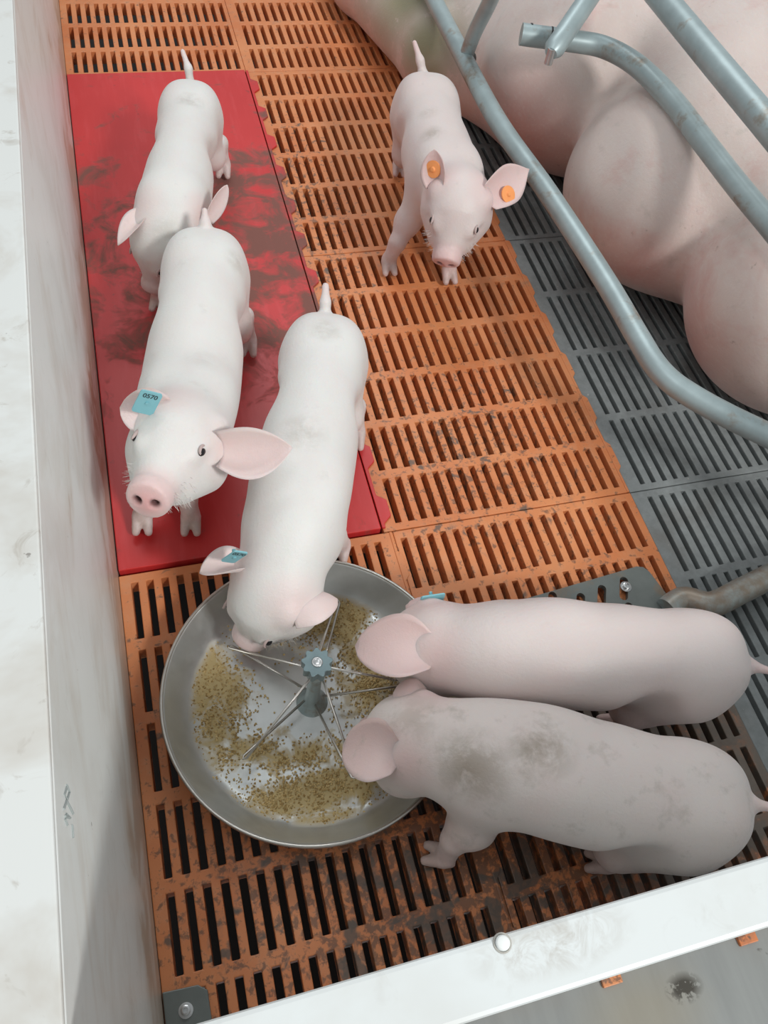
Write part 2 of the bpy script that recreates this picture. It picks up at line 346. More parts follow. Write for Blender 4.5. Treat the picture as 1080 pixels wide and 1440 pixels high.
# plate with slanted oval slots, cut by boolean
mb.prism(outline, .0015, .0105); pl = mb.obj('crate_foot_plate', M['iron'])
cut = MB()
for (x, y) in ((.176,-.160), (.216,-.170), (.252,-.164), (.290,-.158), (.23,-.20), (.28,-.198)):
    d = Vector((.42, .9, 0)).normalized(); n = Vector((-d.y, d.x, 0))
    pp = [Vector((x, y, 0))+d*(.013 if k < 9 else -.013)+(n*math.cos(math.pi*k/8)+d*math.sin(math.pi*k/8) if k < 9 else -n*math.cos(math.pi*(k-9)/8)-d*math.sin(math.pi*(k-9)/8))*.0062 for k in range(18)]
    cut.prism(pp, -.01, .03)
co = cut.obj('cutter', None); bo = pl.modifiers.new('b', 'BOOLEAN'); bo.operation = 'DIFFERENCE'; bo.object = co; bo.solver = 'EXACT'
bpy.context.view_layer.update(); dg = bpy.context.evaluated_depsgraph_get()
nm = bpy.data.meshes.new_from_object(pl.evaluated_get(dg)); pl.modifiers.clear(); pl.data = nm; bpy.data.objects.remove(co)
recenter(pl, (.25, -.18, 0)); tag(pl, 'grey iron foot plate with slanted oval slots, bolted to the orange floor', 'plate')
for x, y in ((.294,-.156), (.178,-.160)):
    mb = MB(); bolt(mb, x, y, .0100); mb.obj('bolt', M['bolt'], pl, True, autos=True)
mb = MB(); mb.prism([(-.3985,-.548), (-.3985,-.499), (-.362,-.501), (-.353,-.508), (-.3525,-.548)], .0008, .006)
pl2 = recenter(mb.obj('corner_plate', M['iron'], bevel=.001), (-.375, -.52, 0)); tag(pl2, 'small dirty grey corner plate with one bolt beside the left wall', 'plate')
mb = MB(); bolt(mb, -.377, -.521, .0055, .0050); mb.obj('bolt', M['bolt'], pl2, True, autos=True)

# ---------------- feeder pan ----------------
PC = (-.182, -.227)
def pan_mat():
    m, nt, bs = new_mat('brushed_pan_steel'); v = coords(nt, world=True)
    f = noise(nt, v, 18, 5, .6); g = noise(nt, v, 60, 4)
    base = mix(nt, f, (.50, .52, .51), (.72, .74, .73)); dk = noise(nt, v, 9, 4, .6, .5)
    base = mix(nt, ramp(nt, dk, .5, .72, 0, .45), base, (.30, .295, .26))
    g2 = N(nt, 'ShaderNodeNewGeometry'); sx = N(nt, 'ShaderNodeSeparateXYZ'); nt.links.new(g2.outputs['Position'], sx.inputs[0])
    flat = ramp(nt, sx.outputs[2], .016, .009)
    a = None
    for (c, r, k) in FEED_BLOBS:
        b = math_(nt, 'MULTIPLY', blob(nt, (c[0], c[1], 0), (r[0], r[1], 1), .6), k)
        a = b if a is None else math_(nt, 'MAXIMUM', a, b)
    n1 = noise(nt, v, 24, 5, .65, .6); n3 = noise(nt, v, 60, 4, .6)
    fm = math_(nt, 'MULTIPLY', ramp(nt, math_(nt, 'ADD', n1, math_(nt, 'MULTIPLY', a, .42)), .66, .84), flat)
    dust = mix(nt, n3, (.36, .24, .07), (.58, .45, .20)); base = mix(nt, math_(nt, 'MULTIPLY', fm, .9), base, dust)
    nt.links.new(base, bs.inputs['Base Color'])
    bs.inputs['Metallic'].default_value = .75; nt.links.new(ramp(nt, fm, 0, 1, .75, 0), bs.inputs['Metallic'])
    r0 = ramp(nt, g, .3, .7, .28, .42); rr = N(nt, 'ShaderNodeMix', data_type='FLOAT'); nt.links.new(fm, rr.inputs[0]); nt.links.new(r0, rr.inputs[2]); rr.inputs[3].default_value = .85
    nt.links.new(rr.outputs[0], bs.inputs['Roughness']); bump(nt, bs, g, .08); return m
FEED_BLOBS = [((-.135,-.115), (.075,.05), 1), ((-.300,-.190), (.045,.075), 1), ((-.20,-.335), (.10,.028), 1), ((-.185,-.295), (.11,.022), .7), ((-.09,-.20), (.06,.07), .9), ((-.07,-.30), (.05,.04), .6), ((-.20,-.375), (.05,.02), .8), ((-.28,-.27), (.05,.03), .7)]
M['pan'] = pan_mat()
pan = empty('feeder_pan', (PC[0], PC[1], 0), 'round stainless steel feeder pan with wire arms, a central knob and scattered yellow feed', 'feeder')
prof = [(.0001,.0070), (.10,.0070), (.138,.0080), (.146,.0100), (.153,.0150), (.162,.0260), (.170,.0380), (.1765,.0500), (.1775,.0520), (.1795,.0535), (.1820,.0525), (.1825,.0500), (.1810,.0480), (.1785,.0475),
        (.172,.0370), (.164,.0250), (.154,.0120), (.146,.0060), (.136,.0040), (.0001,.0040)]
mb = MB(); mb.lathe(prof, (PC[0], PC[1], 0), 160); mb.obj('bowl', M['pan'], pan, True)
mb = MB(); mb.tube([(PC[0]+.1805*math.cos(2*math.pi*k/160), PC[1]+.1805*math.sin(2*math.pi*k/160), .0528) for k in range(161)], .0022, 8, False)
rim_ = mb.obj('rim', M['wire'], pan, True)
mb = MB(); mb.lathe([(.0001,.006), (.020,.007), (.015,.014), (.0105,.020), (.0085,.045), (.0080,.105), (.0125,.108), (.0125,.1225), (.0001,.1225)], (PC[0], PC[1], 0), 32); mb.obj('post', M['galv'], pan, True, autos=True)
# knob with eight lobes
kp = []; 
for k in range(96):
    a = 2*math.pi*k/96; kp.append((PC[0]+(.0162+.0020*math.cos(9*a))*math.cos(a), PC[1]+(.0162+.0020*math.cos(9*a))*math.sin(a)))
mb = MB(); mb.prism(kp, .122, .138); kn = mb.obj('knob', M['knob'], pan, False, bevel=.0018)
mb = MB(); mb.lathe([(.0001,0), (.0062,0), (.0062,.0016), (.0048,.0022), (.0040,.0014), (.0001,.0014)], (PC[0], PC[1], .1375), 28); mb.obj('knob_washer', M['bolt'], kn, True)
for tip in ((-0.2702, -0.1435, 0.0300), (-0.2757, -0.2841, 0.0300), (-0.1568, -0.3356, 0.0350), (-0.0681, -0.2361, 0.0300), (-0.1232, -0.1088, 0.0300)):
    t = Vector(tip); d = Vector((t.x-PC[0], t.y-PC[1], 0)).normalized(); sd = Vector((-d.y, d.x, 0))*.0025; c = Vector((PC[0], PC[1], 0))
    e = t+Vector((0,0,.004))
    mb = MB(); mb.tube([c+d*.008+sd+Vector((0,0,.116)), e+sd, e+d*.0025+Vector((0,0,-.002)), e-sd+Vector((0,0,-.003)), c+d*.012-sd+Vector((0,0,.030))], .0016, 8); mb.obj('wire_arm', M['wire'], pan, True)
# feed crumbs: countless, one object
def feed_mat():
    m, nt, bs = new_mat('pelleted_feed'); g = N(nt, 'ShaderNodeNewGeometry')
    r = ramp(nt, g.outputs['Random Per Island'], 0, 1)
    nt.links.new(mix(nt, r, (.30, .19, .06), (.66, .50, .24)), bs.inputs['Base Color']); bs.inputs['Roughness'].default_value = .8; return m
fv = []; ff = []; cnt = 0; tries = 0
ico = [(0,0,1),(0,0,-1),(1,0,0),(-1,0,0),(0,1,0),(0,-1,0)]; icf = [(0,2,4),(0,4,3),(0,3,5),(0,5,2),(1,4,2),(1,3,4),(1,5,3),(1,2,5)]
clumps = [(random.uniform(-.15,.15), random.uniform(-.15,.15), random.uniform(.004,.012)) for _ in range(260)]
while cnt < 5200 and tries < 200000:
    tries += 1
    if random.random() < .6:
        q = random.choice(clumps); x = PC[0]+q[0]+random.gauss(0, q[2]); y = PC[1]+q[1]+random.gauss(0, q[2])
    else: x = PC[0]+random.uniform(-.15,.15); y = PC[1]+random.uniform(-.15,.15)
    rr = math.hypot(x-PC[0], y-PC[1])
    if rr > .150 or rr < .022: continue
    d = max(math.exp(-(((x-c[0])/r[0])**2+((y-c[1])/r[1])**2)*1.1)*k for c, r, k in FEED_BLOBS)
    if random.random() > d**1.5+.012: continue
    z = .0075 + (0 if rr < .138 else (rr-.138)**2*30) + random.random()*.0012
    s = random.uniform(.0008, .0017); l = random.uniform(1, 1.7); a = random.uniform(0, 6.28); n = len(fv)
    for vx, vy, vz in ico:
        px, py = vx*s*l, vy*s; fv.append((x+px*math.cos(a)-py*math.sin(a), y+px*math.sin(a)+py*math.cos(a), z+vz*s*.8))
    ff += [tuple(i+n for i in t) for t in icf]; cnt += 1
fo = mesh_obj('pelleted_feed', fv, ff, feed_mat()); fo['kind'] = 'stuff'; recenter(fo, (PC[0], PC[1], .0075)); tag(fo, 'yellow-brown feed crumbs strewn over the bottom of the round steel pan', 'feed')

# ---------------- implicit body builder ----------------
def smin(a, b, k):
    h = np.maximum(k-np.abs(a-b), 0)/k; return np.minimum(a, b)-h*h*k*.25
class Field:
    def __init__(s, lo, hi, h):
        s.h = h; s.lo = np.array(lo, float); s.n = np.ceil((np.array(hi)-s.lo)/h).astype(int)+1
        s.d = np.full(s.n, .05, np.float32)
    def sub(s, lo, hi):
        a = np.clip(np.floor((lo-s.lo)/s.h).astype(int), 0, s.n); b = np.clip(np.ceil((hi-s.lo)/s.h).astype(int)+1, 0, s.n)
        ax = [s.lo[i]+s.h*np.arange(a[i], b[i]) for i in range(3)]
        X, Y, Z = np.meshgrid(*ax, indexing='ij'); return tuple(slice(a[i], b[i]) for i in range(3)), X, Y, Z
    def comb(s, sl, d, k, cut):
        if d.size == 0: return
        if cut: s.d[sl] = -smin(-s.d[sl], d, k)
        else: s.d[sl] = smin(s.d[sl], d, k)
    def cone(s, a, b, ra, rb, k=.015, cut=False, flat=None):
        a = np.array(a, float); b = np.array(b, float); m = k*1.2+s.h*3+.004
        sl, X, Y, Z = s.sub(np.minimum(a-ra, b-rb)-m, np.maximum(a+ra, b+rb)+m)
        ab = b-a; L = max(ab@ab, 1e-12); px, py, pz = X-a[0], Y-a[1], Z-a[2]
        t = np.clip((px*ab[0]+py*ab[1]+pz*ab[2])/L, 0, 1)
        d = np.sqrt((px-t*ab[0])**2+(py-t*ab[1])**2+(pz-t*ab[2])**2)-(ra+(rb-ra)*t); s.comb(sl, d, k, cut)
    def ell(s, c, r, k=.015, axes=None, cut=False):
        c = np.array(c, float); r = np.array(r, float); m = max(r)+k*1.2+s.h*3; sl, X, Y, Z = s.sub(c-m, c+m)
        p = np.stack([X-c[0], Y-c[1], Z-c[2]], -1)
        if axes is not None: p = p@np.array(axes, float).T
        k0 = np.linalg.norm(p/r, axis=-1); k1 = np.linalg.norm(p/(r*r), axis=-1); d = k0*(k0-1)/np.maximum(k1, 1e-9)
        s.comb(sl, d, k, cut)
    def disc(s, c, n, R, hh, rd, k=.006):
        c = np.array(c, float); n = np.array(n, float); sl, X, Y, Z = s.sub(c-R-.02, c+R+.02)
        px, py, pz = X-c[0], Y-c[1], Z-c[2]; ax = px*n[0]+py*n[1]+pz*n[2]
        rad = np.sqrt(np.maximum(px*px+py*py+pz*pz-ax*ax, 0)); q0 = rad-(R-rd); q1 = np.abs(ax)-(hh-rd)
        d = np.minimum(np.maximum(q0, q1), 0)+np.sqrt(np.maximum(q0, 0)**2+np.maximum(q1, 0)**2)-rd; s.comb(sl, d, k, False)
    def mesh(s):
        """surface nets"""
        D = s.d; nx, ny, nz = D.shape; I = D < 0
        cs = np.zeros((nx-1, ny-1, nz-1), np.int8)
        for dx in (0,1):
            for dy in (0,1):
                for dz in (0,1): cs += I[dx:nx-1+dx, dy:ny-1+dy, dz:nz-1+dz]
        act = (cs > 0) & (cs < 8); ci = np.argwhere(act); idx = -np.ones(act.shape, np.int64); idx[act] = np.arange(len(ci))
        P_ = np.zeros((len(ci), 3)); W = np.zeros(len(ci))
        cor = [(a, b, c) for a in (0,1) for b in (0,1) for c in (0,1)]
        for u in cor:
            for ax in range(3):
                if u[ax]: continue
                v = list(u); v[ax] = 1
                du = D[ci[:,0]+u[0], ci[:,1]+u[1], ci[:,2]+u[2]]; dv = D[ci[:,0]+v[0], ci[:,1]+v[1], ci[:,2]+v[2]]
                m = (du < 0) != (dv < 0); t = np.where(m, du/np.where(m, du-dv, 1), 0)
                pt = np.array(u)+np.zeros((len(ci), 3)); pt[:, ax] += t
                P_[m] += pt[m]; W[m] += 1
        V = s.lo+s.h*(ci+P_/W[:, None]); Q = []
        for ax in range(3):
            b, c = (ax+1) % 3, (ax+2) % 3
            A = np.moveaxis(I, [ax, b, c], [0, 1, 2]); X_ = np.moveaxis(idx, [ax, b, c], [0, 1, 2])
            e = A[:-1, 1:-1, 1:-1] != A[1:, 1:-1, 1:-1]; w = np.argwhere(e)
            if not len(w): continue
            i, j, k = w[:,0], w[:,1]+1, w[:,2]+1
            q = np.stack([X_[i,j-1,k-1], X_[i,j,k-1], X_[i,j,k], X_[i,j-1,k]], -1)
            fl = A[i, j, k]; q[~fl] = q[~fl][:, ::-1]; Q.append(q)
        Q = np.concatenate(Q); Q = Q[(Q >= 0).all(1)]
        for _ in range(2):       # light smoothing
            acc = np.zeros_like(V); n = np.zeros(len(V))
            for a in range(4):
                x, y = Q[:, a], Q[:, (a+1) % 4]
                np.add.at(acc, x, V[y]); np.add.at(n, x, 1); np.add.at(acc, y, V[x]); np.add.at(n, y, 1)
            V = V*.5+.5*acc/np.maximum(n, 1)[:, None]
        return V, Q
def unit(v): v = np.array(v, float); return v/np.linalg.norm(v)
def ear_sheet(base, tip, width, nrm, cup=.35, droop=(0,0,0), basew=.5, th=.0032, n=18, mgrid=10, roundness=.8, curl=0.0):
    base, tip, nrm = np.array(base, float), np.array(tip, float), unit(nrm)
    ax = tip-base; L = np.linalg.norm(ax); ax = ax/L; nrm = unit(nrm-ax*(nrm@ax)); sd = np.cross(ax, nrm); droop = np.array(droop, float)
    top = []; bot = []
    for i in range(n+1):
        t = i/n; c = base+ax*L*t+droop*4*t*(1-t)
        if t < .4: wv = basew+(1-basew)*math.sin(t/.4*math.pi/2)
        else: wv = max(math.cos((t-.4)/.6*math.pi/2), 0)**roundness
        wv = max(wv, .03)*width*.5; cc = cup*(1.5-t)
        for j in range(mgrid+1):
            v = -1+2*j/mgrid; hh = wv*cc*v*v*1.1+curl*t*t*L
            p = c+sd*wv*v*(1-.25*cc*abs(v))+nrm*hh
            e = max(.25, math.sqrt(max(1-v**4, 0)))*(1 if t < .9 else .6)
            top.append(p+nrm*th*.5*e); bot.append(p-nrm*th*.5*e)
    V = np.array(top+bot); W_ = mgrid+1; off = len(top); Q = []
    for i in range(n):
        for j in range(mgrid):
            a = i*W_+j; Q.append((a, a+1, a+W_+1, a+W_)); Q.append((off+a, off+a+W_, off+a+W_+1, off+a+1))
        a = i*W_; Q.append((a, a+W_, off+a+W_, off+a)); a = i*W_+mgrid; Q.append((a, off+a, off+a+W_, a+W_))
    for j in range(mgrid):
        a = n*W_+j; Q.append((a, a+1, off+a+1, off+a)); a = j; Q.append((a, off+a, off+a+1, a+1))
    return V, np.array(Q)
def falloff(V, c, r): return np.clip(1.25-np.linalg.norm(V-np.array(c, float), axis=1)/r, 0, 1)
UP = np.array((0,0,1.))
def pig(label, mat, spine, skull, nose, legs, ears, tail, hs=1.0, headup=None, h=.0023, extra=None, eyes=True, dirt=(), roll=0.0, gz=.002, bs=1.0):
    """spine: [(point, radius)] rump to neck; legs: [(top, foot, 'hind'|'front')]; ears: [(side, tip, width, inner normal, cup, droop)]"""
    SP = [(np.array(p, float), r) for p, r in spine]; Sk = np.array(skull, float); Nn = np.array(nose, float)
    allp = [p for p, r in SP]+[Sk, Nn]+[np.array(l[1], float) for l in legs]+[np.array(t[0], float) for t in tail]
    lo = np.min(allp, 0)-.085; hi = np.max(allp, 0)+.085; lo[2] = -.008; F = Field(lo, hi, h)
    # trunk
    full = SP+[(Sk-unit(Nn-Sk)*.004, .043*hs)]; fine = []
    for i in range(len(full)-1):
        q = [full[max(i-1,0)], full[i], full[i+1], full[min(i+2,len(full)-1)]]
        for k in range(6):
            t = k/6; cr = lambda a, b, c, d: .5*(2*b+(c-a)*t+(2*a-5*b+4*c-d)*t*t+(3*b-a-3*c+d)*t**3)
            fine.append((cr(*[w_[0] for w_ in q]), cr(*[w_[1] for w_ in q])))
    fine.append(full[-1])
    for (a, ra), (b, rb) in zip(fine, fine[1:]): F.cone(a, b, ra, rb, .012)
    def at_spine(t):
        x = t*6; i = min(int(x), len(fine)-2); u_ = x-i; return fine[i][0]*(1-u_)+fine[i+1][0]*u_, fine[i][1]*(1-u_)+fine[i+1][1]*u_
    for t in (0.15, 2.4):      # hips and shoulder blades
        c_, r_ = at_spine(t); c2_, _ = at_spine(t+.4); d_ = unit(c2_-c_); sd_ = unit(np.cross(d_, UP))
        if t < 1:
            for sg in (-1, 1): fl_, fr_ = at_spine(.95); F.ell(fl_+sd_*sg*fr_*1.12-UP*fr_*.30, (.022, .010, .026), .035, (d_, sd_, np.cross(sd_, d_)), True)
        for sg in (-1, 1): F.ell(c_+sd_*sg*r_*.42+UP*r_*.42, (r_*.75, r_*.46, r_*.50), .025, (d_, sd_, np.cross(sd_, d_)))
    def bodydir(p):
        i = min(range(len(SP)-1), key=lambda i: np.linalg.norm((SP[i][0]+SP[i+1][0])/2-p)); v = SP[i+1][0]-SP[i][0]; v[2] = 0; return unit(v)
    # head
    f = unit(Nn-Sk); up = UP if headup is None else unit(headup); up = unit(up-f*(up@f)); r = np.cross(f, up)
    if roll: up, r = up*math.cos(roll)+r*math.sin(roll), r*math.cos(roll)-up*math.sin(roll)
    L = np.linalg.norm(Nn-Sk); 
    F.ell(Sk+f*.004, (.050*hs, .046*hs, .043*hs), .02, (f, r, up))
    F.cone(Sk+f*.02*hs+up*.004, Nn-f*.014*hs-up*.001, .038*hs, .0205*hs, .02)
    for sg in (-1, 1):
        F.cone(Sk+f*.012*hs+r*sg*.022*hs-up*.018*hs, Sk+f*.045*hs+r*sg*.014*hs-up*.016*hs, .030*hs, .021*hs, .018)
        F.ell(Sk+f*.032*hs+r*sg*.0245*hs+up*.021*hs, (.017*hs, .010*hs, .009*hs), .012, (f, r, up))
        F.ell(Sk-f*.006*hs+r*sg*.034*hs+up*.022*hs, (.014*hs, .013*hs, .013*hs), .012, (f, r, up))
    F.cone(Sk+f*.03*hs-up*.020*hs, Nn-f*.022*hs-up*.013*hs, .024*hs, .0125*hs, .012)
    F.disc(Nn-f*.005*hs, f, .0215*hs, .0075*hs, .0035, .008)
    F.cone(Nn-f*.014*hs-up*.020*hs-r*.014*hs, Nn-f*.012*hs-up*.020*hs+r*.014*hs, .0018, .0018, .004, cut=True)   # mouth slit
    nost = []
    for sg in (-1, 1):
        c = Nn+r*sg*.0080*hs+up*.001*hs; nost.append(c); F.cone(c+f*.004, c-f*.008, .0042*hs, .0030*hs, .003, cut=True)
        F.cone(Sk+f*.046*hs+r*sg*.045*hs+up*.017*hs, Sk+f*.036*hs+r*sg*.045*hs+up*.018*hs, .0065*hs, .0065*hs, .008, cut=True)
    # legs
    feet = []
    for ts, foot, kind in legs:
        T0, rad = at_spine(ts); G = np.array(foot, float); bd = bodydir(T0); g0 = G[2]; sidev = np.cross(bd, UP); sgn = 1 if (G-T0)@sidev > 0 else -1
        T = T0+sidev*sgn*rad*.42-UP*rad*.45; k_ = bs
        fd = unit((G-T)*np.array((1,1,0))+bd*.05)
        if kind == 'hind':
            kn = T*.52+G*.48+bd*.022; kn[2] = g0+(T[2]-g0)*.52; hk = G-bd*.012+(T-G)*np.array((.18,.18,0)); hk[2] = g0+.062
            F.cone(T, kn, .036*k_, .025*k_, .03); F.cone(kn, hk, .024*k_, .0145, .014); F.cone(hk, G+np.array((0,0,.022))-bd*.004, .0135, .0115, .008)
        else:
            el = T*.5+G*.5-bd*.008; el[2] = g0+(T[2]-g0)*.60; kn = T*.2+G*.8; kn[2] = g0+.055
            F.cone(T, el, .034*k_, .023*k_, .028); F.cone(el, kn, .021*k_, .0145, .012); F.cone(kn, G+np.array((0,0,.022))-bd*.002, .0145, .0118, .008)
        a = G+np.array((0,0,.020))
        for sg in (-1, 1):
            t0 = a+sidev*sg*.0055; t1 = G+bd*.019+sidev*sg*.0085+np.array((0,0,.0075+gz)); F.cone(t0, t1, .0088, .0058, .004)
            F.cone(a-bd*.007+sidev*sg*.006+UP*.006, a-bd*.0125+sidev*sg*.0075, .0040, .0026, .006)   # dew claws
        feet.append(G)
    tp = [(np.array(p, float), q) for p, q in tail]
    for (a, ra), (b, rb) in zip(tp, tp[1:]): F.cone(a, b, ra, rb, .008)
    if extra: extra(F)
    V, Q = F.mesh(); nb = len(V)
    V[:nb, 2] = np.maximum(V[:nb, 2], .0005+min(g[2] for g in feet) if feet else 0)
    # ears, rooted inside the skull
    VS = [V]; QS = [Q]; n = nb; ear_rng = []; ebase = []; frames = []
    for e in ears:
        b_ov, tip, wd, nm, cup, dr = e[:6]; sg = 1 if (np.array(tip, float)-Sk)@r > 0 else -1; b = Sk-f*.010*hs+r*sg*.036*hs+up*.022*hs if not isinstance(b_ov, tuple) else np.array(b_ov, float)
        ev, eq = ear_sheet(b, tip, wd, nm, cup, dr, *(e[6:] if len(e) > 6 else ())); VS.append(ev); QS.append(eq+n); ear_rng.append((n, n+len(ev))); n += len(ev); ebase.append(b); ax_ = unit(np.array(tip, float)-b); nn_ = unit(nm); nn_ = unit(nn_-ax_*(nn_@ax_)); frames.append((b, np.array(tip, float)-b, np.cross(ax_, nn_), nn_, wd, np.array(dr, float)))
    V = np.concatenate(VS); Q = np.concatenate(QS)
    root_loc = Vector((*(SP[0][0][:2]*.5+SP[-1][0][:2]*.5), 0))
    root = empty('piglet', root_loc, label, 'piglet', 'piglets in the pen')
    me = bpy.data.meshes.new('body'); Vl = V-np.array(root_loc)
    me.vertices.add(len(V)); me.vertices.foreach_set('co', Vl.ravel()); me.loops.add(Q.size); me.loops.foreach_set('vertex_index', Q.ravel().astype(np.int32))
    me.polygons.add(len(Q)); me.polygons.foreach_set('loop_start', np.arange(0, Q.size, 4, dtype=np.int32)); me.polygons.foreach_set('loop_total', np.full(len(Q), 4, np.int32))
    me.update(calc_edges=True); me.validate(); me.polygons.foreach_set('use_smooth', [True]*len(me.polygons))
    pink = .9*falloff(V, Nn, .030*hs); 
    zz = np.clip((.12-V[:, 2])/.1, 0, 1)*.30; pink = np.maximum(pink, zz)
    for a, b in ear_rng: pink[a:b] = .36
    for b in ebase: pink = np.maximum(pink, .35*falloff(V, b+f*-.01, .035*hs))
    pink = np.maximum(pink, .3*falloff(V, tp[-1][0], .03))
    dk = np.zeros(len(V)); dirt_ = np.zeros(len(V))
    for c in nost: dk = np.maximum(dk, np.clip(1.6-np.linalg.norm(V-c, axis=1)/(.0052*hs), 0, 1)*.95)
    for g in feet:
        dd = np.linalg.norm(V-g-np.array((0,0,0)), axis=1); dirt_ = np.maximum(dirt_, .75*np.clip(1.5-dd/.024, 0, 1))
        dirt_ = np.maximum(dirt_, .22*np.clip(1.5-dd/.06, 0, 1))
    for c, rad, k in dirt:
        dirt_ = np.maximum(dirt_, k*falloff(V, c, rad))
    at_ = me.color_attributes.new('tint', 'FLOAT_COLOR', 'POINT'); colr = np.stack([pink, dirt_, dk, np.ones(len(V))], 1).astype(np.float32); at_.data.foreach_set('color', colr.ravel())
    me.materials.append(mat); body = bpy.data.objects.new('body', me); COL.objects.link(body); body.parent = root
    hd = dict(ears=frames, S=Sk, N=Nn, f=f, r=r, up=up, V=V[:nb], hs=hs)
    if eyes:
        for sg in (-1, 1):
            o0 = Sk+f*.034*hs+up*.004*hs; d0 = unit(r*sg*.80+up*.52+f*.10); w_ = V[:nb]-o0; dl = np.linalg.norm(w_, axis=1)
            ca = (w_@d0)/dl; ok = dl < .06*hs; i = np.argmax(np.where(ok, ca, -1)); c = V[i]-d0*.0022*hs
            m_ = MB(); lat = [(.0001,-1), (.5,-.86), (.87,-.5), (1,0), (.87,.5), (.5,.86), (.0001,1)]
            m_.lathe([(a*.0052*hs, b*.0052*hs) for a, b in lat], (0,0,0), 16); vv = [tuple(np.array(c)+f*q[0]*1.15+r*q[1]*.9+up*q[2]*.72) for q in m_.v]
            eo = mesh_obj('eye', vv, m_.f, M['eye'], root, True)
            # upper lid: a thin arc of skin above the eye
            lp = [tuple(c+d0*.0028*hs+f*.0072*hs*math.cos(t_)+unit(up*.8-r*sg*.45)*(.0042*hs*math.sin(t_)+.0006)) for t_ in [math.pi*k/8 for k in range(9)]]
            m2 = MB(); m2.tube(lp, [.0006, .0012, .0016, .0018, .0019, .0018, .0016, .0012, .0006], 8); mesh_obj('eyelid', m2.v, m2.f, M['lid'], root, True)
    hv = MB(); rs = np.random.RandomState(3)
    for _ in range(90):
        sg = rs.choice((-1, 1)); o0 = Nn-f*rs.uniform(.008, .042)*hs; d0 = unit(r*sg*rs.uniform(.4, 1)-up*rs.uniform(-.2, 1)); w_ = V[:nb]-o0; dl = np.linalg.norm(w_, axis=1)
        i = np.argmax(np.where(dl < .05, (w_@d0)/dl, -1)); c = V[i]; e_ = c+(d0*.8+f*.25+UP*-.1)*rs.uniform(.005, .012); hv.tube([c, (c+e_)/2+f*.0006, e_], [.00022, .00018, .00008], 4)
    mesh_obj('whiskers', hv.v, hv.f, M['hair'], root, True)['kind'] = 'stuff'
    return root, hd
def ear_tag(root, center, xdir, ydir, w_, h_, mat, text=None, round_=False, name='ear_tag'):
    c = np.array(center, float); x = unit(xdir); y = np.array(ydir, float); y = unit(y-x*(y@x)); z = np.cross(x, y); m_ = MB()
    if round_:
        m_.lathe([(.0001,-.0010), (w_*.5,-.0010), (w_*.5,.0010), (.0045,.0014), (.0030,.0040), (.0001,.0042)], (0,0,0), 24)
    else:
        p = []; rc = .003
        for (sx, sy, a0) in ((1,1,0), (-1,1,90), (-1,-1,180), (1,-1,270)):
            for k in range(4):
                a = math.radians(a0+k*30); p.append((sx*(w_/2-rc)+rc*math.cos(a), sy*(h_/2-rc)+rc*math.sin(a)))
        m_.prism(p, -.0009, .0009)
    T = lambda q: tuple(c+x*q[0]+y*q[1]+z*q[2])
    o = mesh_obj(name, [T(q) for q in m_.v], m_.f, mat, root)
    s = MB(); s.lathe([(.0001,-.009), (.0022,-.009), (.0022,.0022), (.0001,.0024)], (0,0,0), 12); mesh_obj('tag_stud', [T(q) for q in s.v], s.f, M['black'] if round_ else mat, o)
    if text:
        fc = bpy.data.curves.new('t', 'FONT'); fc.body = text; fc.size = .0082; fc.align_x = 'CENTER'; fc.align_y = 'CENTER'; fc.offset = .0002; to = bpy.data.objects.new('t', fc); COL.objects.link(to)
        bpy.context.view_layer.update(); me = bpy.data.meshes.new_from_object(to.evaluated_get(bpy.context.evaluated_depsgraph_get())); bpy.data.objects.remove(to)
        vv = [T((q.co.x, q.co.y+h_*.30, .00115)) for q in me.vertices]; fs = [tuple(p_.vertices) for p_ in me.polygons]; mesh_obj('lettering', vv, fs, M['ink'], o)
    return o
def tag_on_ear(root, hd, k, t, s, up_hint, w_, h_, mat, text=None, round_=False, lift=.0035, flip=1):
    b, vec, sd, nn, wd, dr = hd['ears'][k]; c = b+vec*t+dr*4*t*(1-t)+sd*wd*s+nn*lift*flip; z = nn*flip
    y = np.array(up_hint, float)-np.array(c); y = unit(y-z*(y@z)); x = np.cross(y, z); return ear_tag(root, c, x, y, w_, h_, mat, text, round_)
# ---------------- piglets ----------------
pB, hB = pig('piglet on the red mat looking up at the viewer, snout and both eyes showing', M['pig_white'],
    [((-0.2149, 0.4085, 0.1600), .056), ((-0.2422, 0.2832, 0.1650), .059), ((-0.2673, 0.1749, 0.1650), .060), ((-0.2813, 0.0978, 0.1950), .053)],
    (-0.2921, 0.0351, 0.2320), (-0.3362, -0.0587, 0.2620),
    [(.1, (-0.1592, 0.3798, 0.0070), 'hind'), (.1, (-0.2786, 0.3767, 0.0070), 'hind'), (2.5, (-0.2935, 0.0616, 0.0070), 'front'), (2.5, (-0.3575, 0.0746, 0.0070), 'front')],
    [((-0.3029, 0.0519, 0.2580), (-0.3529, 0.0691, 0.2660), .062, (.1,-.55,.9), .55, (0,-.004,.004), .8, .003, 18, 10, .6), ((-0.2492, 0.0047, 0.2460), (-0.1721, -0.0164, 0.2620), .070, (0,-.50,.8), .60, (0,-.005,-.004), .72, .003)],
    [((-0.2088, 0.4473, 0.1850), .009), ((-0.2082, 0.4382, 0.2150), .0065), ((-0.2064, 0.4537, 0.2250), .0045)], hs=1.12, dirt=[((-0.1785, 0.3639, 0.2000), .02, .3), ((-0.2543, 0.1542, 0.2200), .025, .2)])
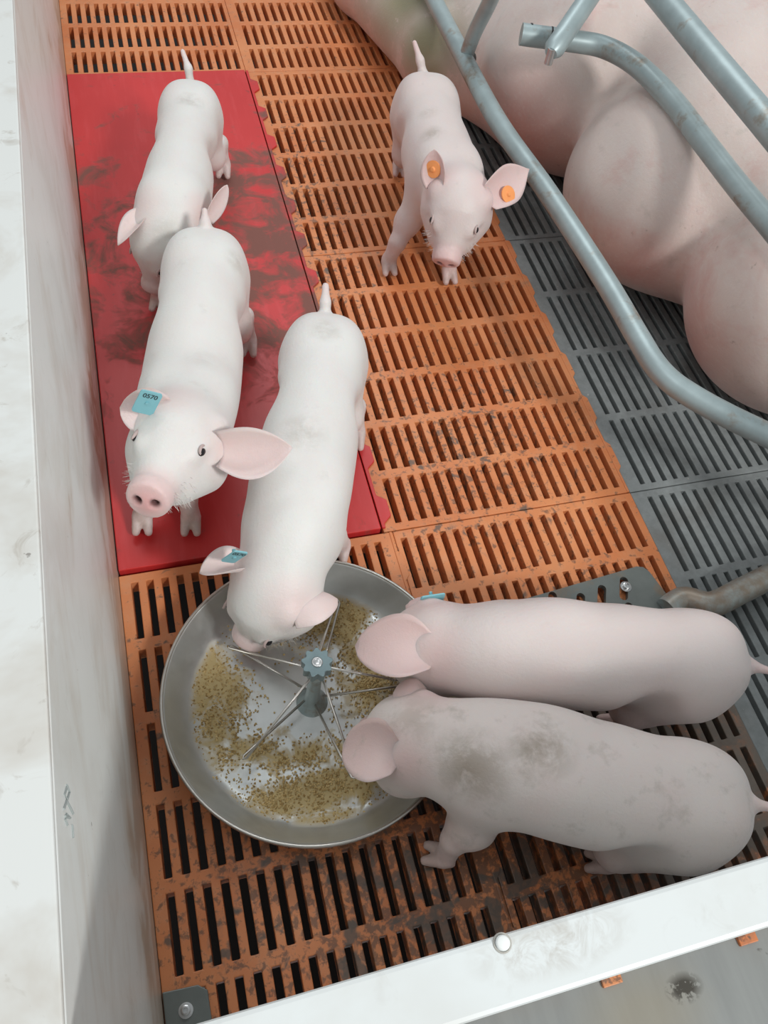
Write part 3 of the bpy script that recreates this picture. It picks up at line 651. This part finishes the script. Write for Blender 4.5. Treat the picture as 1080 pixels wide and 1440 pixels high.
pC, hC = pig('piglet half on the red mat, head down in the far side of the steel pan', M['pig_white'],
    [((-0.0765, 0.2166, 0.1600), .053), ((-0.1124, 0.1114, 0.1600), .056), ((-0.1462, 0.0227, 0.1600), .059), ((-0.1735, -0.0503, 0.1550), .055), ((-0.1930, -0.0887, 0.1400), .047)],
    (-0.2089, -0.1187, 0.1150), (-0.2472, -0.1434, 0.0480),
    [(.1, (-0.0296, 0.1681, 0.0070), 'hind'), (.1, (-0.1157, 0.1964, 0.0070), 'hind'), (3.0, (-0.0976, -0.0199, 0.0020), 'front'), (3.0, (-0.1917, -0.0159, 0.0020), 'front')],
    [(1, (-0.2944, -0.0953, 0.1500), .050, (.2,.3,.9), .5, (0,0,.008), .75, .003, 18, 10, .6), (-1, (-0.1393, -0.1484, 0.1250), .050, (.1,.3,1), -.3, (0,0,.012), .7, .003, 18, 10, .6)],
    [((-0.0693, 0.2560, 0.1850), .009), ((-0.0670, 0.2672, 0.2050), .0065), ((-0.0628, 0.2886, 0.2150), .0050)], hs=1.08, dirt=[((-0.2163, -0.1448, 0.1000), .035, .55), ((-0.0826, 0.2023, 0.2100), .022, .4), ((-0.1488, 0.0336, 0.2200), .03, .3)])
pA, hA = pig('farthest piglet on the red mat, head lowered and partly hidden by another piglet', M['pig_white'],
    [((-0.1826, 0.8227, 0.1500), .047), ((-0.2156, 0.6757, 0.1550), .049), ((-0.2415, 0.5680, 0.1550), .051), ((-0.2557, 0.5306, 0.1450), .045)],
    (-0.2661, 0.5200, 0.1300), (-0.2928, 0.5029, 0.0450),
    [(.1, (-0.1292, 0.8398, 0.0070), 'hind'), (.1, (-0.2411, 0.8131, 0.0070), 'hind'), (2.3, (-0.2270, 0.5438, 0.0070), 'front'), (2.3, (-0.2870, 0.4995, 0.0070), 'front')],
    [((-0.2839, 0.5282, 0.1650), (-0.3364, 0.4835, 0.1500), .040, (-.4,-.2,.9), .5, (0,0,.006), .7, .003), ((-0.2008, 0.5022, 0.1720), (-0.1633, 0.5225, 0.2150), .030, (.6,-.5,.6), .5, (0,0,0), .7, .003, 18, 10, .6)],
    [((-0.1754, 0.8780, 0.1650), .008), ((-0.1764, 0.8836, 0.1900), .006), ((-0.1815, 0.9109, 0.2050), .0042)], hs=1.0, bs=.85, dirt=[((-0.1891, 0.7685, 0.1900), .022, .55), ((-0.2578, 0.4745, 0.1700), .03, .3)])
pD, hD = pig('piglet on the orange slats with a round orange tag in each ear', M['pig_pink'],
    [((0.2436, 0.7993, 0.1550), .055), ((0.2254, 0.6940, 0.1600), .057), ((0.2134, 0.5959, 0.1650), .058), ((0.2096, 0.5398, 0.1750), .050)],
    (0.1992, 0.4728, 0.1900), (0.1671, 0.4053, 0.1350),
    [(.1, (0.3601, 0.8829, 0.0020), 'hind'), (.1, (0.2182, 0.8209, 0.0020), 'hind'), (2.3, (0.1222, 0.5434, 0.0020), 'front'), (2.3, (0.2270, 0.5078, 0.0020), 'front')],
    [(-1, (0.1560, 0.5114, 0.2650), .050, (-.75,-.55,.3), .35, (0,0,0), .7, .003, 18, 10, .65), (1, (0.3245, 0.5044, 0.2250), .066, (-.1,-.8,.6), .35, (0,0,0), .75, .003, 18, 10, 1.0)],
    [((0.2479, 0.8361, 0.1850), .0095), ((0.2377, 0.8467, 0.2150), .0065), ((0.2301, 0.8693, 0.2350), .0045)], hs=1.08, dirt=[((0.2072, 0.6801, 0.2100), .02, .35), ((0.1912, 0.6148, 0.2200), .022, .45)])
pE, hE = pig('farther of the two piglets lying side by side, its back against the iron foot plate', M['pig_pink'],
    [((0.2611, -0.3253, 0.1480), .053), ((0.1931, -0.3054, 0.1500), .056), ((0.1159, -0.2878, 0.1530), .057), ((0.0349, -0.2659, 0.1500), .055), ((-0.0087, -0.2476, 0.1350), .047)],
    (-0.0401, -0.2258, 0.1150), (-0.0761, -0.2065, 0.0500),
    [(.2, (0.1945, -0.3433, 0.0020), 'hind'), (.1, (0.3592, -0.2559, 0.0020), 'hind'), (3.0, (0.0981, -0.2840, 0.0020), 'front'), (3.0, (0.1166, -0.2055, 0.0020), 'front')],
    [((-0.0513, -0.2514, 0.1500), (-0.1314, -0.2090, 0.1200), .082, (.1,-.30,1), .42, (0,-.004,.016), .55, .0038, 18, 10, .55), (1, (-0.0588, -0.1718, 0.1200), .040, (.1,.2,.9), -.5, (0,0,.010), .9, .006, 18, 10, .55)],
    [((0.2898, -0.3346, 0.1600), .0095), ((0.3053, -0.3474, 0.1700), .0065), ((0.3231, -0.3604, 0.1750), .0045)], hs=1.05, bs=1.1)
pF, hF = pig('piglet nearest the white front board, with grey dirt smeared over its shoulders', M['pig_dirty'],
    [((0.1786, -0.4727, 0.1500), .056), ((0.1202, -0.4490, 0.1550), .060), ((0.0528, -0.4186, 0.1560), .061), ((-0.0151, -0.3815, 0.1530), .058), ((-0.0630, -0.3552, 0.1380), .048)],
    (-0.0950, -0.3313, 0.1150), (-0.1265, -0.2951, 0.0500),
    [(.2, (0.1132, -0.4946, 0.0020), 'hind'), (.1, (0.2786, -0.4153, 0.0020), 'hind'), (3.1, (-0.0741, -0.4430, 0.0020), 'front'), (2.8, (0.0753, -0.3320, 0.0020), 'front')],
    [((-0.1213, -0.3560, 0.1480), (-0.1721, -0.3204, 0.1200), .074, (.1,-.35,1), .42, (0,-.004,.018), .58, .0038, 18, 10, .48), (1, (-0.1062, -0.2797, 0.1350), .050, (.5,-.1,1), -.3, (0,0,.010), .8, .0035, 18, 10, .5)],
    [((0.2051, -0.4822, 0.1700), .010), ((0.2211, -0.4893, 0.1780), .0068), ((0.2440, -0.5000, 0.1820), .0046)], hs=1.05, bs=1.2,
    dirt=[((-0.0730, -0.3971, 0.2100), .045, .75), ((0.0060, -0.3927, 0.2200), .035, .6), ((-0.0931, -0.3285, 0.1600), .03, .5)])
ear_tag(pB, (-0.3218, 0.0426, 0.3000), (0.2842, -0.0173, -0.1464), (0.1922, 0.0356, 0.3745), .024, .033, M['tagblue'], '0570')
ear_tag(pC, (-0.2536, -0.1009, 0.1850), (0.2042, 0.0012, -0.1338), (0.2235, -0.0608, 0.3377), .018, .031, M['tagblue'], '0570')
ear_tag(pE, (-0.0300, -0.1769, 0.1400), np.array((-0.0117, -0.1792, 0.1450))-np.array((-0.0473, -0.1779, 0.1450)), (0,0,1), .030, .020, M['tagblue'])
tag_on_ear(pD, hD, 0, .50, -.05, (0,0,1), .026, .026, M['tagorange'], None, True)
tag_on_ear(pD, hD, 1, .36, .20, (0,0,1), .027, .027, M['tagorange'], None, True, lift=.009)

# ---------------- sow ----------------
def sow():
    h = .0085; F = Field((.10,-.40,-.02), (1.20,1.85,.56), h)
    F.cone((.74,1.05,.19), (.76,.55,.20), .20, .225, .06)
    F.cone((.76,.55,.20), (.80,.19,.20), .225, .20, .06)
    F.cone((.80,.95,.25), (.84,.20,.25), .18, .17, .06)
    F.ell((.635,.495,.17), (.215,.195,.17), .05)          # belly bulge by the rail
    F.ell((.59,.84,.18), (.215,.20,.18), .035)          # ham
    F.ell((.62,1.12,.15), (.235,.30,.16), .05)
    F.cone((.74,1.05,.19), (.70,1.45,.16), .20, .14, .08)
    F.cone((.52,.88,.11), (.375,1.10,.085), .10, .082, .05)
    F.cone((.375,1.10,.085), (.30,1.45,.08), .082, .085, .03)
    F.cone((.30,1.45,.08), (.26,1.72,.06), .085, .05, .03)
    F.ell((.72,.19,.18), (.205,.19,.18), .035)           # shoulder
    F.cone((.455,.66,.06), (.478,.655,.13), .010, .004, .03, cut=True)
    F.cone((.50,.30,.06), (.52,.295,.13), .006, .003, .03, cut=True)
    F.cone((.84,.15,.20), (.97,-.12,.15), .17, .10, .06)
    F.cone((.97,-.12,.15), (1.02,-.28,.09), .09, .05, .04)
    V, Q = F.mesh(); V[:, 2] = np.maximum(V[:, 2], .001)
    root = empty('sow', (.72,.5,0), 'large pinkish sow lying on the grey slats behind the steel crate rails', 'sow')
    me = bpy.data.meshes.new('body'); Vl = V-np.array((.72,.5,0))
    me.from_pydata(Vl.tolist(), [], Q.tolist()); me.update(); me.polygons.foreach_set('use_smooth', [True]*len(me.polygons))
    pink = np.clip((.16-V[:,2])/.14, 0, 1)*.55
    for c, r in (((.47,.33,.10), .10), ((.42,.74,.12), .13), ((.53,.2,.10), .09), ((.40,.60,.10), .07)): pink = np.maximum(pink, .75*falloff(V, c, r))
    dirt = np.zeros(len(V))
    for c, r, k in (((0.3054, 1.0392, 0.1500), .11, 1.0), ((0.3306, 1.1925, 0.1500), .13, 1.0), ((0.3235, 1.2827, 0.1500), .12, .9), ((0.3448, 1.0228, 0.1000), .07, .9), ((0.2929, 1.2350, 0.1000), .06, .5), ((0.3862, 1.0162, 0.0800), .06, .5)):
        dirt = np.maximum(dirt, k*falloff(V, c, r))
    at_ = me.color_attributes.new('tint', 'FLOAT_COLOR', 'POINT'); at_.data.foreach_set('color', np.stack([pink, dirt, 0*dirt, 0*dirt+1], 1).astype(np.float32).ravel())
    me.materials.append(M['sow']); b = bpy.data.objects.new('body', me); COL.objects.link(b); b.parent = root
    return root
sow()

# ---------------- crate rails ----------------
def rail(name, pts, r, mat, label, cat='rail', n=10, straight=False):
    mb = MB(); pp = pts if straight else spline(pts, n); mb.tube(pp, r, 20); o = mb.obj(name, mat, None, True, autos=True)
    c = Vector(pp[0]); recenter(o, c); tag(o, label, cat); return o
low = rail('crate_rail', [(.345,1.75,.20), (.345,1.40,.20), (0.3367, 0.9365, 0.2000), (0.3354, 0.6770, 0.2000), (0.3548, 0.4770, 0.2000), (0.3683, 0.2653, 0.2000), (0.3702, 0.1492, 0.2000), (0.3720, 0.0956, 0.2000), (0.3812, 0.0577, 0.2000), (0.4021, 0.0242, 0.2000), (0.4338, -0.0130, 0.2000), (0.4779, -0.0565, 0.2000), (0.5358, -0.1125, 0.2000), (0.7001, -0.2730, 0.2000), (.80,-.36,.2), (.82,-.549,.2)], .0168, M['galv'],
    'lowest grey steel rail, passing the belly of the sow and bending right near the middle')
a = Vector((0.3410, 0.8817, 0.2000)); mb = MB(); mb.tube(spline([a, (0.3373, 0.8548, 0.2600), (0.3307, 0.8032, 0.3400), (0.3026, 0.7254, 0.4200)], 6), .0135, 18)
up_ = tag(recenter(mb.obj('crate_upright', M['galv'], None, True, autos=True), a), 'short steel upright rising from the low rail at the top edge of the photo', 'post')
d = Vector((0.3354, 0.6770, 0.2000))-Vector((0.3367, 0.9365, 0.2000)); d.normalize(); c = Vector((0.3393, 0.8720, 0.2000)); mb = MB()
mb.tube([c-d*.004, c-d*.002, c+d*.002, c+d*.004], [.0172, .0192, .0192, .0172], 20); mb.obj('weld_ring', M['iron'], low, True)
r3 = rail('crate_rail', [(0.3477, 0.6949, 0.3400), (0.3704, 0.6877, 0.3400), (0.4318, 0.6708, 0.3400), (0.4816, 0.6498, 0.3400), (0.5166, 0.5935, 0.3400), (0.5330, 0.4947, 0.3400), (0.5343, 0.3874, 0.3400), (0.5364, 0.2902, 0.3400), (0.5421, 0.2029, 0.3400), (0.5545, 0.0350, 0.3400), (0.6041, -0.2273, 0.3400), (.62,-.40,.34), (.622,-.549,.34)], .0168, M['galv'],
    'curved steel rail with a capped open end, arching over the side of the sow')
c = Vector((0.3620, 0.6923, 0.3400)); d = (Vector((0.4242, 0.6710, 0.3400))-Vector((0.3485, 0.6970, 0.3400))).normalized()
for q in (0, .034):
    mb = MB(); mb.tube([c+d*(q-.0015), c+d*(q+.0015)], .0171, 20); mb.obj('end_groove', M['black'], r3, True, autos=True)
b0 = Vector((0.3679, 0.6109, 0.3620)); b1 = Vector((0.5313, 0.7754, 0.4300)); d = (b1-b0).normalized(); n_ = d.cross(Vector((0,0,1))).normalized()
mb = MB(); mb.tube([b0-d*.012, b0, b0+d*.03, b1], [.010, .0165, .0165, .0165], 18)
br = tag(recenter(mb.obj('crate_brace', M['galv'], None, True, autos=True), b0), 'straight steel brace joined to the capped end of the curved rail', 'brace')
mb = MB(); q = b0+Vector((0,0,-.004))-d*.012; mb.tube([q+Vector((0,0,-.012)), q+Vector((0,0,.012))], .0065, 12); mb.obj('bolt', M['bolt'], br, True, autos=True)
rail('crate_rail', [(0.5178, 0.7571, 0.4400), (0.5194, 0.5964, 0.4400), (0.5207, 0.4244, 0.4400), (0.5230, 0.2744, 0.4400), (0.5244, 0.1313, 0.4400), (.532,-.20,.44), (.532,-.549,.44)], .0195, M['galv'], 'straight thick steel rail crossing the top right corner of the photo', n=4)
rail('crate_tube', [(.335,-.205,.016), (.365,-.196,.020), (0.3948, -0.2149, 0.0300), (0.4450, -0.2057, 0.0330), (0.4976, -0.1942, 0.0360), (0.6392, -0.1625, 0.0400)], .0185, M['galv_rust'], 'brown stained steel tube lying low over the grey slats, ending at the iron foot plate', 'tube')
